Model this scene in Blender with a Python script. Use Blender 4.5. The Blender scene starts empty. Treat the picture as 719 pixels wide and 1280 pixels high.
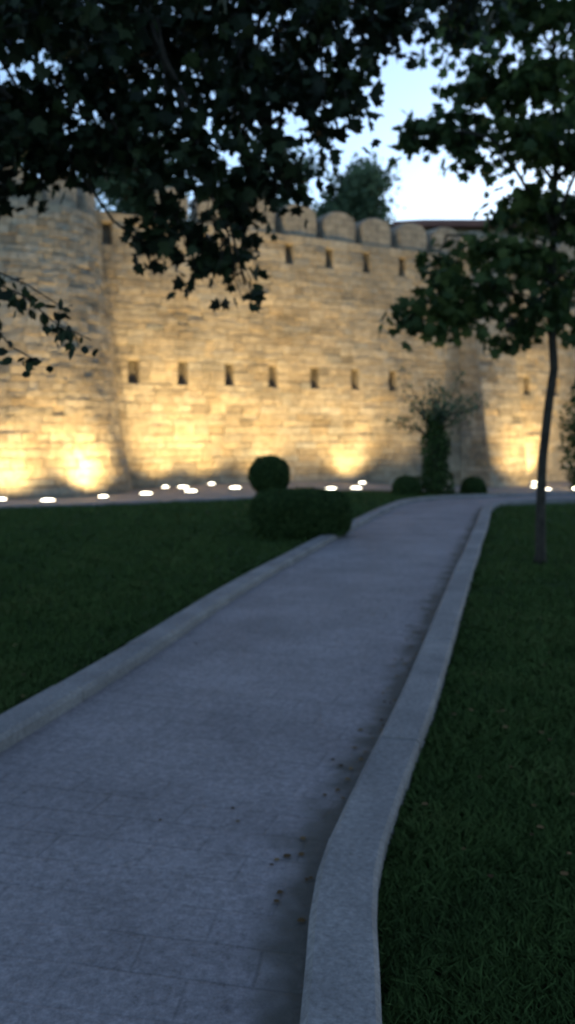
import bpy, math, random
import numpy as np
from mathutils import Vector
random.seed(7); rng=np.random.default_rng(7)
scene=bpy.context.scene
COL=scene.collection

def ss(a,b,x):
    t=np.clip((np.asarray(x,float)-a)/(b-a),0,1); return t*t*(3-2*t)
def H(x,y): return -0.30*ss(0,6,x)*ss(19,30,y)-0.10*ss(2,5,-np.asarray(x,float))*ss(17.5,22,y)

# ---------------------------------------------------------------- materials
def mat(name):
    m=bpy.data.materials.new(name); m.use_nodes=True
    nt=m.node_tree; b=nt.nodes['Principled BSDF']
    b.inputs['Roughness'].default_value=0.9
    b.inputs['Specular IOR Level'].default_value=0.2
    return m,nt,b
def N(nt,t,**k):
    n=nt.nodes.new(t)
    for a,v in k.items(): setattr(n,a,v)
    return n
def noise(nt,vec,scale,detail=4,rough=0.6):
    n=N(nt,'ShaderNodeTexNoise'); n.inputs['Scale'].default_value=scale
    n.inputs['Detail'].default_value=detail; n.inputs['Roughness'].default_value=rough
    if vec is not None: nt.links.new(vec,n.inputs['Vector'])
    return n.outputs['Fac']
def ramp(nt,fac,stops):
    r=N(nt,'ShaderNodeValToRGB'); e=r.color_ramp.elements
    while len(e)<len(stops): e.new(0.5)
    for i,(p,c) in enumerate(stops):
        e[i].position=p; e[i].color=(*c,1) if len(c)==3 else c
    nt.links.new(fac,r.inputs['Fac']); return r.outputs['Color']
def mix(nt,a,b,fac,mode='MIX'):
    m=N(nt,'ShaderNodeMix',data_type='RGBA',blend_type=mode)
    for s,v in ((m.inputs['Factor'],fac),(m.inputs['A'],a),(m.inputs['B'],b)):
        if hasattr(v,'node'): nt.links.new(v,s)
        elif isinstance(v,(int,float)): s.default_value=v
        else: s.default_value=(*v,1)
    return m.outputs['Result']
def bump(nt,b,h,strength=0.5,dist=0.02):
    n=N(nt,'ShaderNodeBump'); n.inputs['Strength'].default_value=strength; n.inputs['Distance'].default_value=dist
    nt.links.new(h,n.inputs['Height']); nt.links.new(n.outputs['Normal'],b.inputs['Normal'])

def stone_material(name,base=(0.43,0.365,0.275),use_attr=True):
    m,nt,b=mat(name)
    tc=N(nt,'ShaderNodeTexCoord').outputs['Object']
    c1=ramp(nt,noise(nt,tc,0.55,6,0.65),[(0.3,tuple(v*0.62 for v in base)),(0.5,base),(0.72,tuple(min(1,v*1.18) for v in base))])
    c2=ramp(nt,noise(nt,tc,5,8,0.75),[(0.3,(0.55,0.53,0.50)),(0.6,(1.08,1.06,1.03))])
    c=mix(nt,c1,c2,0.9,'MULTIPLY')
    if use_attr:
        a=N(nt,'ShaderNodeAttribute',attribute_name='bc')
        c=mix(nt,c,a.outputs['Color'],1.0,'MULTIPLY')
    nt.links.new(c,b.inputs['Base Color'])
    bump(nt,b,noise(nt,tc,8,8,0.75),1.0,0.08)
    return m
M_STONE=stone_material('limestone_blocks')
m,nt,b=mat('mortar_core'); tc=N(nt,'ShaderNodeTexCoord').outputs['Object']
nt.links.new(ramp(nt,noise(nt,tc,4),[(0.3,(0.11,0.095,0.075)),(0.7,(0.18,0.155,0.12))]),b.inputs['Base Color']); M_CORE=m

def leaf_material(name,c0,c1,c2,trans=0.25):
    m,nt,b=mat(name)
    a=N(nt,'ShaderNodeAttribute',attribute_name='rv')
    col=ramp(nt,a.outputs['Fac'],[(0.0,c0),(0.55,c1),(1.0,c2)])
    nt.links.new(col,b.inputs['Base Color']); b.inputs['Roughness'].default_value=0.65
    if trans<=0:
        b.inputs['Specular IOR Level'].default_value=0.08; b.inputs['Roughness'].default_value=0.9
        return m
    tr=N(nt,'ShaderNodeBsdfTranslucent'); nt.links.new(col,tr.inputs['Color'])
    mx=N(nt,'ShaderNodeMixShader'); mx.inputs[0].default_value=trans
    nt.links.new(b.outputs[0],mx.inputs[1]); nt.links.new(tr.outputs[0],mx.inputs[2])
    nt.links.new(mx.outputs[0],nt.nodes['Material Output'].inputs['Surface'])
    return m
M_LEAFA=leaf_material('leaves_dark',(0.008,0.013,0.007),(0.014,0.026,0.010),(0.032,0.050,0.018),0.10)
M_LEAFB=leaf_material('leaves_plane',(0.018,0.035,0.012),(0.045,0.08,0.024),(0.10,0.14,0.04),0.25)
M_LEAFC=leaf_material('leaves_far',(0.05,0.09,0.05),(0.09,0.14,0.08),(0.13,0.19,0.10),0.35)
M_HEDGE=leaf_material('leaves_box',(0.018,0.036,0.013),(0.036,0.068,0.022),(0.065,0.10,0.032),0.0)
M_GRASSB=leaf_material('grass_blades',(0.032,0.056,0.018),(0.060,0.102,0.029),(0.105,0.128,0.048),0.0)
M_DRY=leaf_material('leaves_dry',(0.04,0.022,0.010),(0.10,0.06,0.025),(0.17,0.11,0.05),0.0)
m,nt,b=mat('bark'); tc=N(nt,'ShaderNodeTexCoord').outputs['Object']
nt.links.new(ramp(nt,noise(nt,tc,12,6),[(0.3,(0.02,0.018,0.015)),(0.7,(0.06,0.052,0.042))]),b.inputs['Base Color'])
bump(nt,b,noise(nt,tc,30,6),0.8,0.01); M_BARK=m

# ---------------------------------------------------------------- mesh helpers
def mesh_obj(name,V,F,material=None,parent=None,smooth=False,uv=None,attr=None):
    me=bpy.data.meshes.new(name); me.from_pydata([tuple(v) for v in V],[],F); me.update()
    if uv is not None:
        l=me.uv_layers.new(name='UVMap')
        for i,lp in enumerate(me.loops): l.data[i].uv=uv[lp.vertex_index]
    if attr is not None:
        a=me.attributes.new('bc','FLOAT_COLOR','FACE')
        a.data.foreach_set('color',np.asarray(attr,'f').ravel())
    if smooth: me.polygons.foreach_set('use_smooth',[True]*len(me.polygons))
    o=bpy.data.objects.new(name,me); COL.objects.link(o)
    if material: me.materials.append(material)
    if parent: o.parent=parent
    return o
def empty(name,loc=(0,0,0)):
    o=bpy.data.objects.new(name,None); o.location=loc; COL.objects.link(o); return o
def poly_batch(name,V,npoly,k,material,rv,parent=None):
    me=bpy.data.meshes.new(name)
    me.vertices.add(npoly*k); me.vertices.foreach_set('co',V.astype('f').ravel())
    me.loops.add(npoly*k); me.loops.foreach_set('vertex_index',np.arange(npoly*k,dtype='i'))
    me.polygons.add(npoly); me.polygons.foreach_set('loop_start',np.arange(0,npoly*k,k,dtype='i'))
    me.polygons.foreach_set('loop_total',np.full(npoly,k,dtype='i'))
    a=me.attributes.new('rv','FLOAT','FACE'); a.data.foreach_set('value',rv.astype('f'))
    me.update(calc_edges=True); me.validate()
    me.materials.append(material)
    o=bpy.data.objects.new(name,me); COL.objects.link(o)
    if parent: o.parent=parent
    return o
HALF=np.array([(0,0,0),(0.28,0.02,.05),(0.50,0.16,.10),(0.33,0.36,.05),(0.52,0.66,.09),(0.22,0.66,.03),(0,1.05,0)])
HALF2=HALF*np.array([-1,1,1])
HALF2=HALF2[::-1]
OVAL=np.array([(0,0,0),(0.22,0.25,.03),(0.25,0.6,.03),(0,1,0),(-0.25,0.6,.03),(-0.22,0.25,.03)])
def rand_rot(n,droop=0.4):
    a=rng.normal(size=(n,3)); a[:,2]-=droop; a/=np.linalg.norm(a,axis=1)[:,None]
    r=rng.normal(size=(n,3))
    b=np.cross(a,r); b/=np.linalg.norm(b,axis=1)[:,None]
    c=np.cross(b,a)
    return np.stack([b,a,c],axis=1)
def leaves(name,P,size,material,kind='maple',parent=None,droop=0.4,rv=None):
    n=len(P); R=rand_rot(n,droop); s=size*rng.uniform(0.6,1.25,n)
    rv=rng.random(n) if rv is None else rv
    if kind=='maple':
        T=np.stack([HALF,HALF2])
        V=np.einsum('hkj,nji->nhki',T,R)*s[:,None,None,None]+P[:,None,None,:]
        return poly_batch(name,V.reshape(-1,3),n*2,7,material,np.repeat(rv,2),parent)
    V=np.einsum('kj,nji->nki',OVAL,R)*s[:,None,None]+P[:,None,:]
    return poly_batch(name,V.reshape(-1,3),n,6,material,rv,parent)
class Tubes:
    def __init__(s): s.V=[];s.F=[]
    def add(s,pts,rad,k=7):
        pts=[Vector(p) for p in pts]; base=len(s.V)
        for i,p in enumerate(pts):
            t=(pts[min(i+1,len(pts)-1)]-pts[max(i-1,0)]).normalized()
            u=t.cross(Vector((0.3,1,0.1)))
            if u.length<1e-3: u=t.cross(Vector((1,0,0)))
            u.normalize(); w=t.cross(u)
            for j in range(k):
                a=2*math.pi*j/k; s.V.append(p+(u*math.cos(a)+w*math.sin(a))*rad[i])
        for i in range(len(pts)-1):
            for j in range(k):
                a=base+i*k+j; b=base+i*k+(j+1)%k
                s.F.append((a,b,b+k,a+k))
        s.F.append(tuple(base+(len(pts)-1)*k+j for j in range(k)))
        s.F.append(tuple(base+j for j in range(k))[::-1])
    def limb(s,a,b,r0,r1,sag=0.1,n=7,wob=0.05):
        a=Vector(a);b=Vector(b);L=(b-a).length;pts=[];rad=[]
        for i in range(n+1):
            t=i/n; p=a.lerp(b,t)+Vector((0,0,sag*L*math.sin(math.pi*t)))
            if 0<i<n: p+=Vector([random.uniform(-1,1)*wob*L*0.5 for _ in range(3)])
            pts.append(p); rad.append(r0+(r1-r0)*t)
        s.add(pts,rad); return pts
    def obj(s,name,parent,m=None): return mesh_obj(name,s.V,s.F,m or M_BARK,parent,smooth=True)

def crown(tb,hub,clumps,leafsize,dens,name,material,parent,kind='maple',limb_r=0.03,twigs=7,droop=0.4):
    P=[];RV=[]
    for (x,y,z,rx,ry,rz,w) in clumps:
        c=Vector((x,y,z)); hb=min(hub,key=lambda h:(Vector(h)-c).length)
        tb.limb(hb,c,limb_r,limb_r*0.35,0.06,6,0.06)
        nt_=max(3,int(twigs*w)); shade=random.uniform(-0.2,0.2)
        for i in range(nt_):
            d=Vector([random.gauss(0,1) for _ in range(3)]); d.normalize()
            q=random.uniform(0.65,1.1)
            e=c+Vector((d.x*rx*q,d.y*ry*q,d.z*rz*q-0.1*rz))
            s=c.lerp(Vector(hb),random.uniform(0,0.25))
            pts=tb.limb(s,e,limb_r*0.28,0.003,0.05,4,0.10)
            L=(e-s).length; nl=max(4,int(dens*(rx+ry+rz)/3*random.uniform(0.7,1.3)))
            for j in range(nl):
                t=random.uniform(0.2,1.05)*(len(pts)-1); k=min(int(t),len(pts)-2)
                p=pts[k].lerp(pts[k+1],t-k); sp=0.5*leafsize+0.17*L
                P.append((p.x+random.gauss(0,sp),p.y+random.gauss(0,sp),p.z+random.gauss(0,sp*0.8)))
                RV.append(min(1,max(0,random.random()*0.8+0.1+shade)))
    return leaves(name,np.array(P),leafsize,material,kind,parent,droop,np.array(RV))

# ---------------------------------------------------------------- curves of path
def catmull(pts):
    pts=[np.array(p,float) for p in pts]; P=[2*pts[0]-pts[1]]+pts+[2*pts[-1]-pts[-2]]; out=[]
    for i in range(1,len(P)-2):
        p0,p1,p2,p3=P[i-1:i+3]; n=max(2,int(np.linalg.norm(p2-p1)/0.1))
        for j in range(n):
            t=j/n; out.append(0.5*((2*p1)+(-p0+p2)*t+(2*p0-5*p1+4*p2-p3)*t*t+(-p0+3*p1-3*p2+p3)*t**3))
    out.append(pts[-1]); return np.array(out)
def resample(c,n):
    d=np.r_[0,np.cumsum(np.linalg.norm(np.diff(c,axis=0),axis=1))]
    t=np.linspace(0,d[-1],n); return np.stack([np.interp(t,d,c[:,0]),np.interp(t,d,c[:,1])],1),t
Lc=catmull([(-3.1,-2),(-2.5,0),(-1.9,2),(-1.35,4.0),(-0.88,5.9),(-0.28,8.6),(1.1,13.7),(2.15,17.3),(2.9,19.2),(4.2,20.6),(5.8,21.4),(8.5,22.4),(16,25)])
Rc=catmull([(-0.4,-2),(-0.2,0),(-0.02,1.5),(0.04,2.17),(0.10,2.8),(0.28,3.51),(0.72,5.07),(1.54,8.2),(3.07,13.9),(3.95,17.2),(4.6,18.5),(5.7,19.3),(8.5,20.1),(16,22)])

def strip(name,A,B,dz,material,m=7,parent=None):
    V=[];F=[];UV=[];n=len(A)
    mid=(A+B)/2; d=np.r_[0,np.cumsum(np.linalg.norm(np.diff(mid,axis=0),axis=1))]
    for i in range(n):
        w=np.linalg.norm(B[i]-A[i])
        for j in range(m):
            p=A[i]+(B[i]-A[i])*j/(m-1); V.append((p[0],p[1],float(H(p[0],p[1]))+dz)); UV.append((w*j/(m-1)-w,d[i]))
    for i in range(n-1):
        for j in range(m-1):
            a=i*m+j; F.append((a,a+1,a+m+1,a+m))
    return mesh_obj(name,V,F,material,parent,uv=UV)

def grid(name,xs,ys,material,dz=0):
    V=[(x,y,float(H(x,y))+dz) for y in ys for x in xs]; n=len(xs)
    F=[(j*n+i,j*n+i+1,(j+1)*n+i+1,(j+1)*n+i) for j in range(len(ys)-1) for i in range(n-1)]
    return mesh_obj(name,V,F,material)
m,nt,b=mat('lawn_soil'); tc=N(nt,'ShaderNodeTexCoord').outputs['Object']
c1=ramp(nt,noise(nt,tc,1.2,5),[(0.3,(0.027,0.050,0.016)),(0.6,(0.050,0.085,0.026)),(0.8,(0.08,0.085,0.042))])
c2=ramp(nt,noise(nt,tc,60,4),[(0.3,(0.45,0.45,0.45)),(0.7,(1.3,1.3,1.3))])
nt.links.new(mix(nt,c1,c2,1.0,'MULTIPLY'),b.inputs['Base Color']); bump(nt,b,noise(nt,tc,45,5),1.0,0.03)
M_LAWN=m
xs=sorted(set([-400,-150,-60,-30]+[x*0.5 for x in range(-30,40)]+[30,60,150,400]))
ys=sorted(set([-400,-100,-30]+[y*1.0 for y in range(-10,16)]+[y*.5 for y in range(32,64)]+[34,37,45,80,200,600]))
grid('ground_lawn',xs,ys,M_LAWN,-0.012)

def paving(name,ca,cb,bw,bh,edge=True,rot=3):
    m,nt,b=mat(name); uv=N(nt,'ShaderNodeTexCoord').outputs['UV']; ob=N(nt,'ShaderNodeTexCoord').outputs['Object']
    mp=N(nt,'ShaderNodeMapping'); mp.inputs['Rotation'].default_value=(0,0,math.radians(rot)); nt.links.new(uv,mp.inputs['Vector'])
    nz=N(nt,'ShaderNodeTexNoise'); nz.inputs['Scale'].default_value=3.0; nt.links.new(ob,nz.inputs['Vector'])
    ad=N(nt,'ShaderNodeVectorMath',operation='MULTIPLY_ADD'); nt.links.new(nz.outputs['Color'],ad.inputs[0]); ad.inputs[1].default_value=(0.03,0.03,0); nt.links.new(mp.outputs[0],ad.inputs[2])
    br=N(nt,'ShaderNodeTexBrick'); nt.links.new(ad.outputs[0],br.inputs['Vector'])
    br.inputs['Scale'].default_value=1; br.inputs['Brick Width'].default_value=bw; br.inputs['Row Height'].default_value=bh
    br.inputs['Mortar Size'].default_value=0.008; br.inputs['Mortar Smooth'].default_value=0.8
    br.inputs['Color1'].default_value=(*ca,1); br.inputs['Color2'].default_value=(*cb,1); br.inputs['Mortar'].default_value=(*[v*.62 for v in cb],1)
    plain=tuple((a+q)/2 for a,q in zip(ca,cb))
    c=mix(nt,plain,br.outputs['Color'],ramp(nt,noise(nt,ob,0.8,5),[(0.38,(.12,.12,.12)),(0.62,(.9,.9,.9))]))
    c=mix(nt,c,ramp(nt,noise(nt,ob,1.3,6),[(0.3,(0.72,0.72,0.72)),(0.7,(1.12,1.12,1.12))]),1,'MULTIPLY')
    c=mix(nt,c,ramp(nt,noise(nt,ob,40,6,0.85),[(0.3,(0.42,0.42,0.42)),(0.7,(1.5,1.5,1.5))]),1,'MULTIPLY')
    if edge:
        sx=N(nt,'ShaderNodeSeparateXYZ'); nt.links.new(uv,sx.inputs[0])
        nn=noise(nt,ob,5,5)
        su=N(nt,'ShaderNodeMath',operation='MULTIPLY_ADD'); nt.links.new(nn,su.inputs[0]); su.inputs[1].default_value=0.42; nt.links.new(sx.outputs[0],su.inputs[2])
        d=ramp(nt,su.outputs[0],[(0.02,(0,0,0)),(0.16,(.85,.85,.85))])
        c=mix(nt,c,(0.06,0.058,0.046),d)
    nt.links.new(c,b.inputs['Base Color'])
    h=N(nt,'ShaderNodeMath',operation='MULTIPLY_ADD'); nt.links.new(br.outputs['Fac'],h.inputs[0]); h.inputs[1].default_value=-0.2
    nt.links.new(noise(nt,ob,30,6),h.inputs[2]); bump(nt,b,h.outputs[0],0.6,0.012)
    b.inputs['Roughness'].default_value=0.75
    return m
M_PATH=paving('path_pavers',(0.250,0.228,0.235),(0.228,0.208,0.217),0.36,0.18)
M_PROM=paving('promenade_pavers',(0.29,0.27,0.26),(0.25,0.24,0.23),0.5,0.5,False)
n=160
LA,_=resample(Lc,n); RA,_=resample(Rc,n)
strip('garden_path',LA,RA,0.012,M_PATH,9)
Fc=catmull([(-30,10),(-14,14.2),(-6,17.6),(-0.9,20.4),(0.6,22.4),(2.2,24.3),(5.4,24.8),(6.6,22.6),(9,22),(20,26)])
FA,_=resample(Fc,90)
wo=np.array([-4.6,25.3]); wd=np.array([0.8799,0.4752]); wn=np.array([-0.4752,0.8799])
def WP(u,depth=0): p=wo+wd*u+wn*depth; return p
BA=np.array([WP(u,0.4) for u in np.linspace(-26,28,90)])
strip('promenade',FA,BA,0.004,M_PROM,20)

m,nt,b=mat('kerb_stone'); tc=N(nt,'ShaderNodeTexCoord').outputs['Object']
c=mix(nt,ramp(nt,noise(nt,tc,2.5,6),[(0.3,(0.15,0.143,0.145)),(0.7,(0.26,0.248,0.244))]),ramp(nt,noise(nt,tc,45,6,.85),[(0.3,(0.5,0.5,0.5)),(0.7,(1.4,1.4,1.4))]),1,'MULTIPLY')
nt.links.new(c,b.inputs['Base Color']); bump(nt,b,noise(nt,tc,50,6),0.5,0.008); M_KERB=m
def kerb(name,C,side,w=0.2,h=0.085):
    R,_=resample(C,int(np.linalg.norm(np.diff(C,axis=0),axis=1).sum()/0.25))
    T=np.gradient(R,axis=0); T/=np.linalg.norm(T,axis=1)[:,None]; Nn=np.stack([T[:,1],-T[:,0]],1)*side
    V=[];F=[]; i=0
    while i<len(R)-1:
        e=min(i+4,len(R)-1); base=len(V); dj=random.uniform(-.003,.003); hj=h+random.uniform(-.003,.003)
        prof=[(0,-0.1),(0,hj-.022),(0.022,hj),(w-.015,hj),(w,hj-.015),(w,-0.1)]
        for k in range(i,e+1):
            p=R[k].copy()
            if k==i: p=p+T[k]*0.003
            if k==e: p=p-T[k]*0.003
            for (o,z) in prof:
                q=p+Nn[k]*(o+dj); V.append((q[0],q[1],float(H(q[0],q[1]))+z))
        q=len(prof)
        for k in range(e-i):
            for j in range(q-1):
                a=base+k*q+j; F.append((a,a+1,a+q+1,a+q))
        F.append(tuple(base+j for j in range(q))); F.append(tuple(base+(e-i)*q+j for j in range(q))[::-1])
        i=e
    return mesh_obj(name,V,F,M_KERB)
kerb('path_kerb',Lc,-1); kerb('path_kerb',Rc,1)
kerb('promenade_kerb',Fc[:int(len(Fc)*0.56)],1,0.12,0.05)

# ---------------------------------------------------------------- grass
Ly,Lx=LA[:,1],LA[:,0]; Ry,Rx=RA[:,1],RA[:,0]
o=np.argsort(Fc[:,0]); Fx,Fy=Fc[o,0],Fc[o,1]
def grass(name,n,ymax=23,ymin=1.4):
    y=ymin*np.exp(rng.random(n)*math.log(ymax/ymin)); x=rng.uniform(-0.46,0.46,n)*y+0
    lx=np.interp(y,Ly,Lx); rx=np.interp(y,Ry,Rx)
    left=(x<lx-0.185)&(y<np.interp(x,Fx,Fy)-0.1)
    right=(x>rx+0.185)&(y<18.2+0.22*np.clip(x-4.2,0,9))
    k=left|right; x=x[k];y=y[k]; n=len(x)
    pt=0.5+0.25*np.sin(x*1.7+np.sin(y*1.1)*2)*np.cos(y*1.3+x*.4)+.25*np.sin(x*5.1+2*np.sin(y*3.7))*np.sin(y*4.3+1.3*np.cos(x*3))
    hgt=rng.uniform(0.025,0.065,n)*(0.6+0.7*pt)*(1+0.02*y); w=0.0028*(1+y*0.16)
    a=rng.uniform(0,2*math.pi,n); ln=rng.normal(0,0.6,(n,2))*hgt[:,None]
    z=H(x,y)-.012; B=np.stack([x,y,z],1)
    d=np.stack([np.cos(a)*w,np.sin(a)*w,np.zeros(n)],1)
    tip=B+np.stack([ln[:,0],ln[:,1],hgt],1); mid=B+np.stack([ln[:,0]*.35,ln[:,1]*.35,hgt*.6],1)
    V=np.stack([B-d,B+d,mid+d*.7,tip,mid-d*.7],1)
    rv=np.clip(rng.random(n)*0.4+0.55*pt,0,1)
    return poly_batch(name,V.reshape(-1,3),n,5,M_GRASSB,rv)
grass('lawn_grass',280000)

n=420; y=2.6*np.exp(rng.random(n)*math.log(7)); rr=rng.random(n)
rx=np.interp(y,Ry,Rx); lx=np.interp(y,Ly,Lx)
x=np.where(rr<0.3,rx-np.abs(rng.normal(0,0.07,n))-0.03,np.where(rr<0.33,rng.uniform(lx,rx),np.where(rr<0.7,rx+0.3+rng.random(n)*2.2,lx-0.3-rng.random(n)*3)))
onp=(x<rx)&(x>lx); z=H(x,y)+np.where(onp,0.018,0.05)
P=np.stack([x,y,z],1); s=rng.uniform(0.016,0.035,n); a=rng.uniform(0,6.28,n)
ca,sa=np.cos(a),np.sin(a); T=OVAL
V=np.stack([(T[None,:,0]*1.6*ca[:,None]-T[None,:,1]*sa[:,None]),(T[None,:,0]*1.6*sa[:,None]+T[None,:,1]*ca[:,None]),T[None,:,2]*rng.uniform(0,6,n)[:,None]],2)*s[:,None,None]+P[:,None,:]
poly_batch('fallen_leaves',V.reshape(-1,3),n,6,M_DRY,rng.random(n))

# ---------------------------------------------------------------- fortress wall
def courses(z0,z1,fixed=()):
    out=[]; marks=sorted(set([z0,z1]+[f for f in fixed if z0<f<z1]))
    for a,b_ in zip(marks[:-1],marks[1:]):
        n=max(1,round((b_-a)/0.22)); w=[random.uniform(.75,1.3) for _ in range(n)]; s=sum(w); z=a
        for q in w: out.append((z,z+(b_-a)*q/s)); z+=(b_-a)*q/s
    return out
def blocks(name,surf,u0,u1,z0,z1,holes=(),depth=0.5,parent=None,lmin=0.25,lmax=0.75):
    V=[];F=[];C=[]
    g=0.003
    for za,zb in courses(z0,z1,[h[2] for h in holes]+[h[3] for h in holes]):
        zc=(za+zb)/2; ct=random.gauss(1,.05)
        cuts=sorted([(h[0],h[1]) for h in holes if h[2]-0.001<zc<h[3]+0.001])
        segs=[];cur=u0
        for a,b_ in cuts:
            if a>cur: segs.append((cur,a))
            cur=max(cur,b_)
        if cur<u1: segs.append((cur,u1))
        for a,b_ in segs:
            u=a
            while u<b_-1e-6:
                l=random.uniform(lmin,lmax)
                if b_-u-l<0.2: l=b_-u
                ue=u+l; d=random.uniform(-0.016,0.014)
                if random.random()<0.05: d=0.045
                base=len(V); be=0.010+random.random()*0.014
                zj=[random.uniform(-.012,.012) for _ in range(4)]
                tj=[random.uniform(-.014,.014) for _ in range(4)]
                for (ins,dd,tt) in ((0,depth,0),(0,d+be,1),(be,d,1)):
                    for q,(uu,zz) in enumerate(((u+g+ins,za+g*.8+ins+zj[0]),(ue-g-ins,za+g*.8+ins+zj[1]),(ue-g-ins,zb-g*.8-ins+zj[2]),(u+g+ins,zb-g*.8-ins+zj[3]))):
                        V.append(surf(uu,zz,dd+tt*tj[q]))
                fs=[(base+8,base+9,base+10,base+11)]
                for k in range(2):
                    for j in range(4):
                        p=base+k*4+j; q=base+k*4+(j+1)%4; fs.append((p,q,q+4,p+4))
                t=random.gauss(0.98,0.08)*ct; wv=random.gauss(0,0.03)
                if random.random()<0.07: t*=0.72
                col=(t*(1+wv),t,t*(1-wv*1.5),1)
                F+=fs; C+=[col]*len(fs); u=ue
    return mesh_obj(name,V,F,M_STONE,parent,attr=C)
def wall_surf(u,z,d):
    wob=.03*math.sin(u*1.1+z*.5)+.02*math.sin(u*.37-z*1.3)
    p=WP(u,d+0.012*z+wob); return (p[0],p[1],z-0.3)
wall=empty('fortress_wall')
lw=[(0.06+1.56*k-.165,0.06+1.56*k+.165,3.38,4.08) for k in range(0,7)]
up=[(5.35+1.52*k-.15,5.35+1.52*k+.15,7.44,8.10) for k in range(-4,10)]
lw+=[(15.6+1.56*k,15.93+1.56*k,3.38,4.08) for k in range(0,5)]
blocks('stone_facing',wall_surf,-1.2,26,0,8.40,lw+up,parent=wall)
def box(u0,u1,d0,d1,z0,z1):
    V=[]
    for z in (z0,z1):
        for (u,d) in ((u0,d0),(u1,d0),(u1,d1),(u0,d1)):
            p=WP(u,d); V.append((p[0],p[1],z))
    return V,[(0,3,2,1),(4,5,6,7),(0,1,5,4),(1,2,6,5),(2,3,7,6),(3,0,4,7)]
V,F=box(-1.2,26,0.47,1.9,-0.5,8.06); mesh_obj('wall_core',V,F,M_CORE,wall)
def merlon_prof(w,h):
    prof=[(-w/2,0)]; k=10; rr=.36; sh=h-w*rr
    prof.append((-w/2,sh))
    for i in range(1,k):
        a=math.pi*(1-i/k); ca=math.cos(a); prof.append((math.copysign(abs(ca)**.75,ca)*w/2,sh+math.sin(a)**.8*w*rr))
    return prof+[(w/2,sh),(w/2,0)]
def merlon(place,w,h,z0,d0=0.05,th=0.85):
    prof=merlon_prof(w,h)
    V=[];n=len(prof); cz=h*0.5
    for (d,s) in ((d0,0.93),(d0+0.07,1),(th-0.07,1),(th,0.93)):
        for (a,z) in prof:
            jj=random.uniform(-.02,.02)
            p=place(a*s+jj,d+0.1); V.append((p[0],p[1],z0+(z if z==0 else cz+(z-cz)*s+jj)))
    F=[]
    for r in range(3):
        for j in range(n-1):
            a=r*n+j; F.append((a,a+1,a+n+1,a+n))
    F.append(tuple(range(n))[::-1]); F.append(tuple(3*n+j for j in range(n)))
    return V,F
m,nt,b=mat('merlon_stone'); tc=N(nt,'ShaderNodeTexCoord').outputs['Object']
sx=N(nt,'ShaderNodeSeparateXYZ'); nt.links.new(tc,sx.inputs[0]); cb=N(nt,'ShaderNodeCombineXYZ'); nt.links.new(sx.outputs[0],cb.inputs[0]); nt.links.new(sx.outputs[2],cb.inputs[1])
br=N(nt,'ShaderNodeTexBrick'); nt.links.new(cb.outputs[0],br.inputs['Vector']); br.inputs['Scale'].default_value=1; br.inputs['Brick Width'].default_value=.42; br.inputs['Row Height'].default_value=.24; br.inputs['Mortar Size'].default_value=.012
br.inputs['Color1'].default_value=(.41,.36,.285,1); br.inputs['Color2'].default_value=(.32,.28,.225,1); br.inputs['Mortar'].default_value=(.2,.18,.14,1)
c=mix(nt,br.outputs['Color'],ramp(nt,noise(nt,tc,3,7,.7),[(0.3,(.55,.55,.55)),(0.7,(1.15,1.12,1.08))]),1,'MULTIPLY')
nt.links.new(c,b.inputs['Base Color']); bump(nt,b,noise(nt,tc,9,8,.7),1.0,.06); M_MER=m
V=[];F=[]
for k in range(-3,13):
    uc=5.85+1.52*k+random.uniform(-.05,.05)
    v,f=merlon(lambda a,d,uc=uc: WP(uc+a,d),1.22*random.uniform(.93,1.05),1.14*random.uniform(.9,1.06),8.06); base=len(V); V+=v; F+=[tuple(i+base for i in q) for q in f]
mesh_obj('merlons',V,F,M_MER,wall)

tower=empty('round_tower')
TC=(-7.43,24.3)
def trad(z):
    t=max(0,min(1,z/9.0)); return 3.0-1.15*t**0.85
def tower_surf(u,z,d):
    a=-math.pi/2+u/2.98; r=trad(z)-d
    return (TC[0]+math.cos(a)*r,TC[1]+math.sin(a)*r,z-0.3)
blocks('tower_facing',tower_surf,-8.6,8.6,0,8.0,[],parent=tower,depth=0.4)
V=[];F=[];k=48;zs=[-0.4,2,4,6,7.6]
for z in zs:
    for j in range(k):
        a=2*math.pi*j/k; r=trad(z+.3)-0.36; V.append((TC[0]+math.cos(a)*r,TC[1]+math.sin(a)*r,z))
for i in range(len(zs)-1):
    for j in range(k):
        a=i*k+j;b2=i*k+(j+1)%k; F.append((a,b2,b2+k,a+k))
F.append(tuple((len(zs)-1)*k+j for j in range(k)))
mesh_obj('tower_core',V,F,M_CORE,tower)
V=[];F=[]; rt=trad(8.0)
for k in range(9):
    ac=-math.pi/2+k*2*math.pi/9+.12
    def pl(a,d,ac=ac):
        r=rt-d+.05; an=ac+a/rt; return (TC[0]+math.cos(an)*r,TC[1]+math.sin(an)*r)
    v,f=merlon(pl,.98,.95,7.68,0.0,.5); base=len(V); V+=v; F+=[tuple(i+base for i in q) for q in f]
mesh_obj('tower_merlons',V,F,M_MER,tower)

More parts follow.
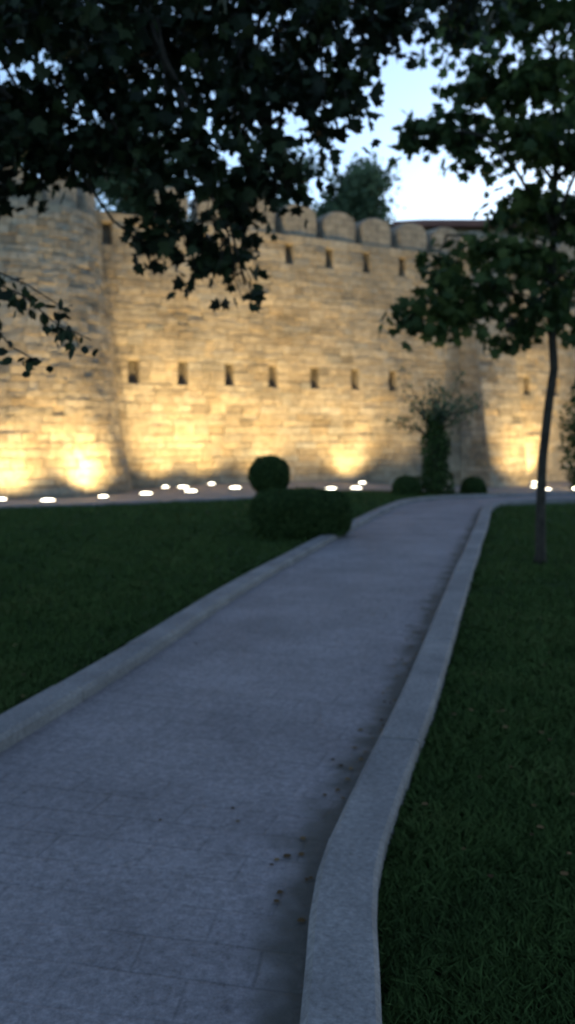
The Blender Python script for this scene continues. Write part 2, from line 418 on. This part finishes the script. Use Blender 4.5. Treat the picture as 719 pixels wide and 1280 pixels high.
butt=empty('wall_buttress')
def bprot(z): return 1.7-1.3*max(0,min(1,z/8.6))
u0,u1=12.4,14.2
def bf(u,z,d):
    p=WP(u,-bprot(z)+d); return (p[0],p[1],z-0.3)
def bl(v,z,d):
    p=WP(u0+d,-bprot(z)*(v/1.25)); return (p[0],p[1],z-0.3)
def brr(v,z,d):
    p=WP(u1-d,-bprot(z)*(1-v/1.25)); return (p[0],p[1],z-0.3)
blocks('buttress_front',bf,u0+.02,u1-.02,0,9.1,[],parent=butt,depth=0.15)
blocks('buttress_side',bl,0,1.2,0,9.1,[],parent=butt,depth=0.15)
blocks('buttress_side',brr,0.05,1.25,0,9.1,[],parent=butt,depth=0.15)
V=[]
for z in (-0.3,8.7):
    pr=bprot(z+.3)
    for (u,d) in ((u0+.06,-pr+.06),(u1-.06,-pr+.06),(u1-.06,.3),(u0+.06,.3)):
        p=WP(u,d); V.append((p[0],p[1],z))
mesh_obj('buttress_core',V,[(0,3,2,1),(4,5,6,7),(0,1,5,4),(1,2,6,5),(2,3,7,6),(3,0,4,7)],M_CORE,butt)

# ---------------------------------------------------------------- buildings behind the wall
def plain(name,c,s=3):
    m,nt,b=mat(name); tc=N(nt,'ShaderNodeTexCoord').outputs['Object']
    nt.links.new(ramp(nt,noise(nt,tc,s,6),[(0.3,tuple(v*.75 for v in c)),(0.7,c)]),b.inputs['Base Color']); return m
M_PL=plain('plaster_tan',(0.30,0.25,0.18)); M_RF=plain('roof_red',(0.20,0.10,0.08)); M_GL=plain('dark_glass',(0.02,0.025,0.03))
def bx(x0,x1,y0,y1,z0,z1):
    return [(x0,y0,z0),(x1,y0,z0),(x1,y1,z0),(x0,y1,z0),(x0,y0,z1),(x1,y0,z1),(x1,y1,z1),(x0,y1,z1)],[(0,3,2,1),(4,5,6,7),(0,1,5,4),(1,2,6,5),(2,3,7,6),(3,0,4,7)]
def house(x0,x1,y0,y1,h,ridge):
    e=empty('stone_house'); V,F=bx(x0,x1,y0,y1,-.4,h); mesh_obj('walls',V,F,M_PL,e)
    o=.45; V,F=bx(x0-o,x1+o,y0-o,y1+o,h+.003,h+.22); mesh_obj('eaves',V,F,M_RF,e)
    ym=(y0+y1)/2; V=[(x0-o,y0-o,h+.223),(x1+o,y0-o,h+.223),(x1+o,y1+o,h+.223),(x0-o,y1+o,h+.223),(x0+1.5,ym,h+ridge),(x1-1.5,ym,h+ridge)]
    mesh_obj('roof',V,[(0,1,5,4),(2,3,4,5),(1,2,5),(3,0,4)],M_RF,e)
    V=[];F=[]; x=x0+1
    while x<x1-1.5:
        for z in (2,5,7.9):
            if z+1.5<h:
                v,f=bx(x,x+.9,y0-.03,y0+.1,z,z+1.5); base=len(V);V+=v;F+=[tuple(i+base for i in q) for q in f]
        x+=2.3
    mesh_obj('windows',V,F,M_GL,e)
house(5.0,17,37,44,10.5,1.3)
house(-24,-9.5,35,43,11.6,1.4)

# ---------------------------------------------------------------- trees
tA=empty('unseen_shade_tree',(0,0,0)); tb=Tubes()
tb.add([(-3.6,6.2,-.1),(-3.57,6.2,.3),(-3.5,6.15,1.2),(-3.4,6.1,2.2),(-3.35,6.1,3.1)],[.26,.2,.17,.155,.15],12)
fork=Vector((-3.35,6.1,3.1)); hubs=[]
for e in ((-1.6,5.8,4.6),(-2.4,7.4,5.2),(-2.3,4.6,4.6),(-4.6,6.4,5.2)):
    p=tb.limb(fork,e,.10,.055,.05,7,.05); hubs+=p[3:]
for a,e in (((-1.6,5.8,4.6),(0.2,6.2,5.1)),((-1.6,5.8,4.6),(-.6,4.6,4.6)),((-2.4,7.4,5.2),(-.6,8.0,5.6)),((-2.3,4.6,4.6),(-1.9,3.2,4.1))):
    p=tb.limb(a,e,.055,.028,.05,7,.05); hubs+=p[2:]
p=tb.limb((0.2,6.2,5.1),(1.3,6.4,5.1),.03,.015,.04,6,.05); hubs+=p[2:]
cl=[]
def C(x,y,z,r,w=1.0,rz=None): cl.append((x,y,z,r,r,rz or r*.8,w))
for (x,y,z,r,w) in [(-2.2,6,4.5,.5,1.2),(-1.7,5.6,4.3,.5,1.2),(-1.2,6,4.5,.5,1.2),(-.7,6,4.4,.5,1.2),(-.2,6,4.5,.45,1.2),(.3,6,4.45,.4,1.1),(.75,6.2,4.6,.34,1.2),
    (-2.3,6.2,3.9,.4,1.2),(-1.75,6,3.75,.35,1.2),(-1.25,5.8,3.9,.38,1.2),(-.8,6,3.75,.38,1.2),(-.35,6,3.85,.38,1.2),(.1,6.1,3.95,.33,1.1),(.4,6.2,4.05,.27,1),
    (.45,6.1,3.75,.14,.5),(.25,6,3.6,.18,.6),(-.95,5.9,3.35,.28,1.1),(-.55,5.9,3.3,.27,1.1),(-.15,6,3.45,.26,1.1),(.0,6,3.22,.15,.6),(-.25,6,3.15,.17,.7),(-.85,6,2.98,.2,1),(-.6,6,2.78,.2,1),(-.42,6.0,3.05,.2,.9),(-.37,6,2.66,.15,.7),(-.3,6,2.56,.09,.4),(-.95,6,2.8,.13,.5),
    (-1.9,5.4,3.45,.25,.8),(-2.1,6.4,3.3,.25,.8),(-2.0,6.1,3.6,.3,1),(-1.5,6.1,3.5,.27,1),(-1.15,6,3.5,.25,.9),(-1.7,6.1,3.35,.2,.7),(-1.3,4.6,3.7,.35,.9),(-.5,4.4,3.9,.35,.9),(-1.8,3.6,3.7,.35,.8),(-1.0,4.3,3.75,.3,.9),
    (-1.9,7.8,5.2,.6,1.2),(-.8,8,5.3,.6,1.2),(.2,8,5.6,.5,1),(.9,7.9,5.3,.4,1),(1.5,7.8,5.5,.4,1),(-2.6,7.8,4.6,.5,1),(-3.6,6,5.6,.8,1),(-4.6,6.5,5.6,.8,1),(-2.4,6.4,5.6,.8,1),(-1,6.2,5.5,.7,1),(.4,6.3,5.5,.6,1),(-3.2,4.6,5,.7,1),(-4.2,7.8,5.2,.8,1),(1.3,6.4,4.95,.4,1),
    (-1.5,7.6,4.5,.45,1.1),(-.4,7.6,4.7,.4,1.1),(-2.4,7.6,4.2,.4,1.1),(.1,7.6,4.6,.35,1)]:
    C(x,y,z,r,w)
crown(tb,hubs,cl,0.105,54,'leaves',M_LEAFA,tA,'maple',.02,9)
P=[]
for a,e in (((-2.6,4.6,2.7),(-1.02,4.0,2.08)),((-2.3,4.45,2.55),(-.92,4.0,1.95)),((-2.2,4.4,2.45),(-1.15,3.95,1.84))):
    pts=tb.limb(a,e,.010,.003,.06,8,.04)
    for j in range(95):
        t=random.uniform(.25,1)*(len(pts)-1);k=min(int(t),len(pts)-2);q=pts[k].lerp(pts[k+1],t-k)
        P.append((q.x+random.gauss(0,.035),q.y+random.gauss(0,.05),q.z-abs(random.gauss(0,.035))))
tb.limb((-3.38,6.1,2.6),(-2.2,4.4,2.5),.03,.012,.04,8,.04); tb.limb((-2.4,4.6,2.56),(-2.6,4.6,2.7),.012,.010,0,2,0)
leaves('low_leaves',np.array(P),.075,M_LEAFA,'oval',tA,.9)
tb.obj('trunk',tA)

tB=empty('young_plane_tree'); tb=Tubes()
tb.add([(2.96,10,-.05),(2.97,10,.12),(2.97,10,.6),(2.99,10,1.2),(3.07,10,1.9),(3.13,10,2.3),(3.10,10.02,2.9),(3.13,10.05,3.7),(3.18,10.1,4.8),(3.15,10.1,6.0),(3.2,10.1,7.2)],[.085,.062,.056,.052,.05,.048,.045,.04,.032,.022,.012],10)
hubs=[(3.10,10.02,2.9),(3.12,10.04,3.3),(3.14,10.06,3.9),(3.17,10.1,4.5),(3.17,10.1,5.2),(3.15,10.1,6.0)]
hh=[]
for a,e in ((hubs[0],(1.9,9.6,3.25)),(hubs[1],(1.9,10.2,3.9)),(hubs[2],(2.2,9.4,4.8)),(hubs[3],(2.3,10.2,5.7)),(hubs[1],(4.1,10,3.9)),(hubs[3],(4.2,10.3,5.3)),(hubs[1],(3.2,11.2,4.2)),(hubs[2],(3.3,8.9,4.8))):
    hh+=tb.limb(a,e,.026,.012,.08,7,.05)[3:]
cl=[]
for (x,y,z,r,w) in [(1.35,9.6,2.78,.22,.9),(1.7,9.6,2.8,.25,1),(2.05,9.8,2.95,.28,1),(1.85,9.6,3.2,.3,1.1),(2.35,9.8,3.15,.3,1.1),(1.75,10,3.5,.22,.8),(2.3,10,3.65,.3,1),(2.75,9.9,3.6,.35,1.1),(3.0,9.8,3.0,.3,.9),(2.8,10,2.8,.25,.8),(2.55,9.9,2.6,.18,.6),(3.5,10,2.7,.3,.9),(3.4,10,3.3,.4,1.1),
    (2.75,10,4.15,.38,1.1),(3.4,10,4.1,.45,1.1),(1.45,9.8,5.0,.28,1.1),(1.9,9.9,5.0,.36,1.2),(2.15,9.9,4.6,.2,.7),(2.7,10,5.0,.5,1.3),(3.3,10,4.9,.5,1.2),(2.2,10,5.6,.45,1.3),(2.75,10,5.8,.5,1.3),(3.3,10,5.8,.5,1.2),
    (2.0,10,6.4,.4,1.2),(2.5,10,6.5,.55,1.3),(3.1,10,6.5,.55,1.3),(3.7,10,6.3,.5,1),(3.9,10,3.9,.5,1),(4.1,10,4.9,.6,1),(4.1,10,5.8,.6,1),(3.2,11.2,4.4,.5,1.2),(3.2,11.2,5.4,.5,1.2),(3.3,11.2,3.6,.4,1),(3.2,8.9,4.9,.45,1.2),(2.6,10,7.2,.6,1.2),(3.4,10,7.3,.6,1.2),(1.8,9.9,7.0,.45,1)]:
    cl.append((x,y,z,r,r,r*.75,w))
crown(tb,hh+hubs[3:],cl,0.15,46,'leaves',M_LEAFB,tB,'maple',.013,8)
tb.obj('trunk',tB)

shade_tree=empty('unseen_shade_tree'); tb=Tubes(); tb.add([(2.4,-2.6,-.1),(2.4,-2.6,.3),(2.35,-2.5,2.2),(2.3,-2.4,3.6)],[.3,.22,.18,.15],12)  # unseen tree behind the camera, added to shade the foreground
hb=[]
for e in ((1.2,-.6,5),(3.6,-.8,5),(.4,-3,5.2),(3.4,-4,5.2)): hb+=tb.limb((2.3,-2.4,3.6),e,.1,.05,.05,6,.05)[2:]
cl=[(random.uniform(-1.8,4.8),random.uniform(-5,.6),random.uniform(4.6,6.4),.8,.8,.5,1) for i in range(34)]
crown(tb,hb,cl,.15,26,'leaves',M_LEAFA,shade_tree,'oval',.02,8); tb.obj('trunk',shade_tree)

def far_tree(x,y,h,r,name='background_tree',n=10,ls=.3,dens=30):
    e=empty(name); t=Tubes(); t.add([(x,y,-.4),(x+.1,y,h*.3),(x,y,h*.55),(x+.1,y,h*.85)],[.35,.26,.2,.06],9)
    cl=[]
    for i in range(n):
        a=random.uniform(0,6.28); q=random.random()**.6; zz=random.uniform(-1,1)
        cl.append((x+math.cos(a)*r*q*.8*math.sqrt(1-zz*zz*.8),y+math.sin(a)*r*q*.8,h*.72+zz*h*.24,r*.36,r*.36,r*.3,1.2))
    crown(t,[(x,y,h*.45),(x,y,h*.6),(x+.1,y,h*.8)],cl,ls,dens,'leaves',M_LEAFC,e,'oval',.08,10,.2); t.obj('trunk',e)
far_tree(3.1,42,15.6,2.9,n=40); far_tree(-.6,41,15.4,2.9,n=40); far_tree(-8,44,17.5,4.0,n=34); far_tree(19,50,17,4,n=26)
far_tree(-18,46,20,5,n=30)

tI=empty('ivy_covered_tree'); t=Tubes(); bx0,by0=3.85,22.2; z0=float(H(bx0,by0))
t.add([(bx0,by0,z0-.1),(bx0+.02,by0,.8),(bx0-.02,by0,1.9)],[.16,.13,.11],9)
P=[]
for i in range(3600):
    zz=random.random(); a=random.uniform(0,6.28); r=(.40-.20*zz+.07*math.sin(zz*13+a*2))*random.uniform(.5,1.15)
    P.append((bx0+math.cos(a)*r,by0+math.sin(a)*r,z0+.02+zz*2.1))
leaves('ivy_leaves',np.array(P),.10,M_HEDGE,'oval',tI,.5)
P=[]
for i in range(30):
    a=random.uniform(0,6.28); L=random.uniform(.5,1.6); rise=random.uniform(.35,1.45)
    s=(bx0+.08*math.cos(a),by0+.08*math.sin(a),random.uniform(1.4,2.0)); e=(bx0+L*math.cos(a),by0+L*.8*math.sin(a),s[2]+rise)
    pts=t.limb(s,e,.022,.005,.02,6,.08)
    for j in range(34):
        tt=random.uniform(.3,1.0)*(len(pts)-1);k=min(int(tt),len(pts)-2);q=pts[k].lerp(pts[k+1],tt-k)
        P.append((q.x+random.gauss(0,.10),q.y+random.gauss(0,.10),q.z+random.gauss(0,.09)))
leaves('twig_leaves',np.array(P),.11,M_LEAFC,'oval',tI,.3)
t.obj('trunk',tI)

def shrub(name,c,half,power,n,ls=.035,stem=0):
    e=empty(name); cx,cy,cz=c; P=[]
    d=rng.normal(size=(n,3))
    s=(np.abs(d/1.0)**power).sum(1)**(1/power); d=d/s[:,None]
    lump=1+.06*np.sin(d[:,0]*5+1)*np.cos(d[:,2]*4+d[:,1]*6)
    q=(1-np.abs(rng.normal(0,.06,n)))*lump+rng.normal(0,.016,n)
    P=d*np.array(half)*q[:,None]+np.array(c)
    leaves('foliage',P,ls,M_HEDGE,'oval',e,-.2)
    V=[];F=[];a=20;b_=12
    for i in range(b_+1):
        for j in range(a):
            th=math.pi*i/b_;ph=2*math.pi*j/a; v=np.array([math.sin(th)*math.cos(ph),math.sin(th)*math.sin(ph),math.cos(th)])
            v=v/((np.abs(v)**power).sum()**(1/power)); V.append(tuple(v*np.array(half)*.88+np.array(c)))
    for i in range(b_):
        for j in range(a): F.append((i*a+j,i*a+(j+1)%a,(i+1)*a+(j+1)%a,(i+1)*a+j))
    mesh_obj('inner_mass',V,F,M_HEDGE,e,smooth=True)
    t=Tubes(); g=float(H(cx,cy)); t.add([(cx,cy,g-.05),(cx,cy,cz)],[.03,.025],7); t.obj('stem',e)
shrub('clipped_hedge',(.20,12.75,.33),(.72,.6,.36),4.2,26000,.036)
shrub('topiary_ball',(-.34,16,.76),(.38,.38,.37),2.1,9000,.038)
shrub('round_shrub',(3.08,22,.13),(.37,.37,.34),2.2,5000,.045)
shrub('round_shrub',(5.0,22.9,.04),(.34,.34,.36),2.2,5000,.045)
e=empty('columnar_shrub'); P=[]
for i in range(3500):
    zz=random.random(); a=random.uniform(0,6.28); r=.75*math.sin(math.pi*min(1,zz*.85+.12))**.7*random.uniform(.3,1.1)
    P.append((8.55+math.cos(a)*r,24.2+math.sin(a)*r,-.2+zz*3.5))
leaves('foliage',np.array(P),.14,M_HEDGE,'oval',e,.0); t=Tubes(); t.add([(8.55,24.2,-.3),(8.55,24.2,3)],[.08,.02]); t.obj('stem',e)

# ---------------------------------------------------------------- uplights
m,nt,b=mat('lamp_glass'); b.inputs['Emission Color'].default_value=(1,.9,.68,1); b.inputs['Emission Strength'].default_value=11; b.inputs['Base Color'].default_value=(.8,.8,.75,1); M_LAMP=m
m,nt,b=mat('lamp_metal'); b.inputs['Metallic'].default_value=.9; b.inputs['Roughness'].default_value=.4; b.inputs['Base Color'].default_value=(.3,.3,.3,1); M_MET=m
PW=3.0
def uplight(x,y,target,power,r=.17,cone=100,blend=1.0,col=(1,.715,.31)):
    g=float(H(x,y))+.006; e=empty('ground_uplight',(x,y,g))
    V=[];F=[];k=20
    for (rr,zz) in ((r*1.3,-.02),(r*1.3,.03),(r*1.05,.05),(r,.04)):
        for j in range(k): a=2*math.pi*j/k; V.append((rr*math.cos(a),rr*math.sin(a),zz))
    for i in range(3):
        for j in range(k): F.append((i*k+j,i*k+(j+1)%k,(i+1)*k+(j+1)%k,(i+1)*k+j))
    mesh_obj('ring',V,F,M_MET,e)
    V=[];F=[]
    for i,(rr,zz) in enumerate(((r,.04),(r*.85,.06),(r*.5,.075),(r*.12,.08))):
        for j in range(k): a=2*math.pi*j/k; V.append((rr*math.cos(a),rr*math.sin(a),zz))
    for i in range(3):
        for j in range(k): F.append((i*k+j,i*k+(j+1)%k,(i+1)*k+(j+1)%k,(i+1)*k+j))
    F.append(tuple(3*k+j for j in range(k)))
    mesh_obj('lens',V,F,M_LAMP,e,smooth=True)
    L=bpy.data.lights.new('lamp','SPOT'); L.energy=power*PW; L.color=col; L.spot_size=math.radians(cone); L.spot_blend=blend; L.shadow_soft_size=.08
    o=bpy.data.objects.new('lamp',L); COL.objects.link(o); o.parent=e; o.location=(0,0,.15)
    d=Vector(target)-Vector((x,y,g+.15)); o.rotation_euler=d.to_track_quat('-Z','Y').to_euler()
def wt(u,z,d=0): p=WP(u,d); return (p[0],p[1],z)
uplight(-5.6,19.9,(-6.6,22,4.0),170)
uplight(-3.7,22.3,wt(1.9,4.0),165,cone=80)
uplight(-2.55,22.5,wt(1.7,3.8),290,cone=95)
uplight(-3.0,24.5,wt(.9,2.4),80,cone=110)
uplight(-1.46,23.8,wt(3.4,3.8),320)
uplight(1.2,23.6,wt(5.2,3.8),360)
uplight(1.95,24.2,wt(6.8,3.8),360,cone=90)
uplight(*(WP(9.6,-2.4)),wt(9.6,3.4),150,.13,cone=95)
uplight(*(WP(13.9,-4.2)),wt(13.5,3.4,-1),260,cone=70)
uplight(*(WP(13.4,-2.7)),wt(13.4,2.0,-1.5),75,.11,cone=110)  # extra close lamp, added to brighten the buttress front
uplight(8.2,27,wt(16.6,2.8),330,cone=80)
uplight(9.3,27.4,wt(18,2.8),380)
uplight(-4.68,21.65,(-5.15,22.6,1.7),420,.13,125)
uplight(-6.85,20.4,(-6.95,21.6,1.7),270,.13,125)
uplight(*(WP(.75,-.75)),wt(.75,1.8),55,.11,130)
uplight(*(WP(7.55,-.9)),wt(7.55,1.8),170,.13,130)
uplight(*(WP(4.2,-.8)),wt(4.2,1.8),75,.11,130)
uplight(*(WP(2.2,-.8)),wt(2.2,1.8),70,.11,130)
uplight(*(WP(15.3,-.8)),wt(15.3,1.8),320,.13,130)

# ---------------------------------------------------------------- world, sun, camera
el,rot=math.radians(6),math.radians(25)
w=bpy.data.worlds.new('World'); scene.world=w; w.use_nodes=True; nt=w.node_tree
sky=nt.nodes.new('ShaderNodeTexSky'); sky.sky_type='NISHITA'; sky.sun_disc=False; sky.sun_elevation=el; sky.sun_rotation=rot
sky.air_density=1.0; sky.dust_density=0.35; sky.ozone_density=3.6
hs=nt.nodes.new('ShaderNodeHueSaturation'); hs.inputs['Saturation'].default_value=.78
nt.links.new(sky.outputs[0],hs.inputs['Color'])
nt.links.new(hs.outputs[0],nt.nodes['Background'].inputs[0]); nt.nodes['Background'].inputs[1].default_value=0.46
S=bpy.data.lights.new('sun','SUN'); S.energy=.03; S.angle=math.radians(12); S.color=(1,.85,.7)
so=bpy.data.objects.new('sun',S); COL.objects.link(so)
d=Vector((math.sin(rot)*math.cos(el),math.cos(rot)*math.cos(el),math.sin(el)+.1)); so.rotation_euler=(-d).to_track_quat('-Z','Y').to_euler()

cam=bpy.data.cameras.new('camera'); co=bpy.data.objects.new('camera',cam); COL.objects.link(co)
co.location=(0,0,1.5); co.rotation_euler=(math.radians(90),0,0)
cam.sensor_fit='VERTICAL'; cam.sensor_height=36; cam.lens=1065/1280*36; cam.shift_y=-95/1280
cam.clip_end=2000; cam.clip_start=.05
cam.dof.use_dof=True; cam.dof.focus_distance=1.45; cam.dof.aperture_fstop=3.5
scene.camera=co
scene.view_settings.view_transform='Standard'; scene.view_settings.look='None'; scene.view_settings.exposure=0
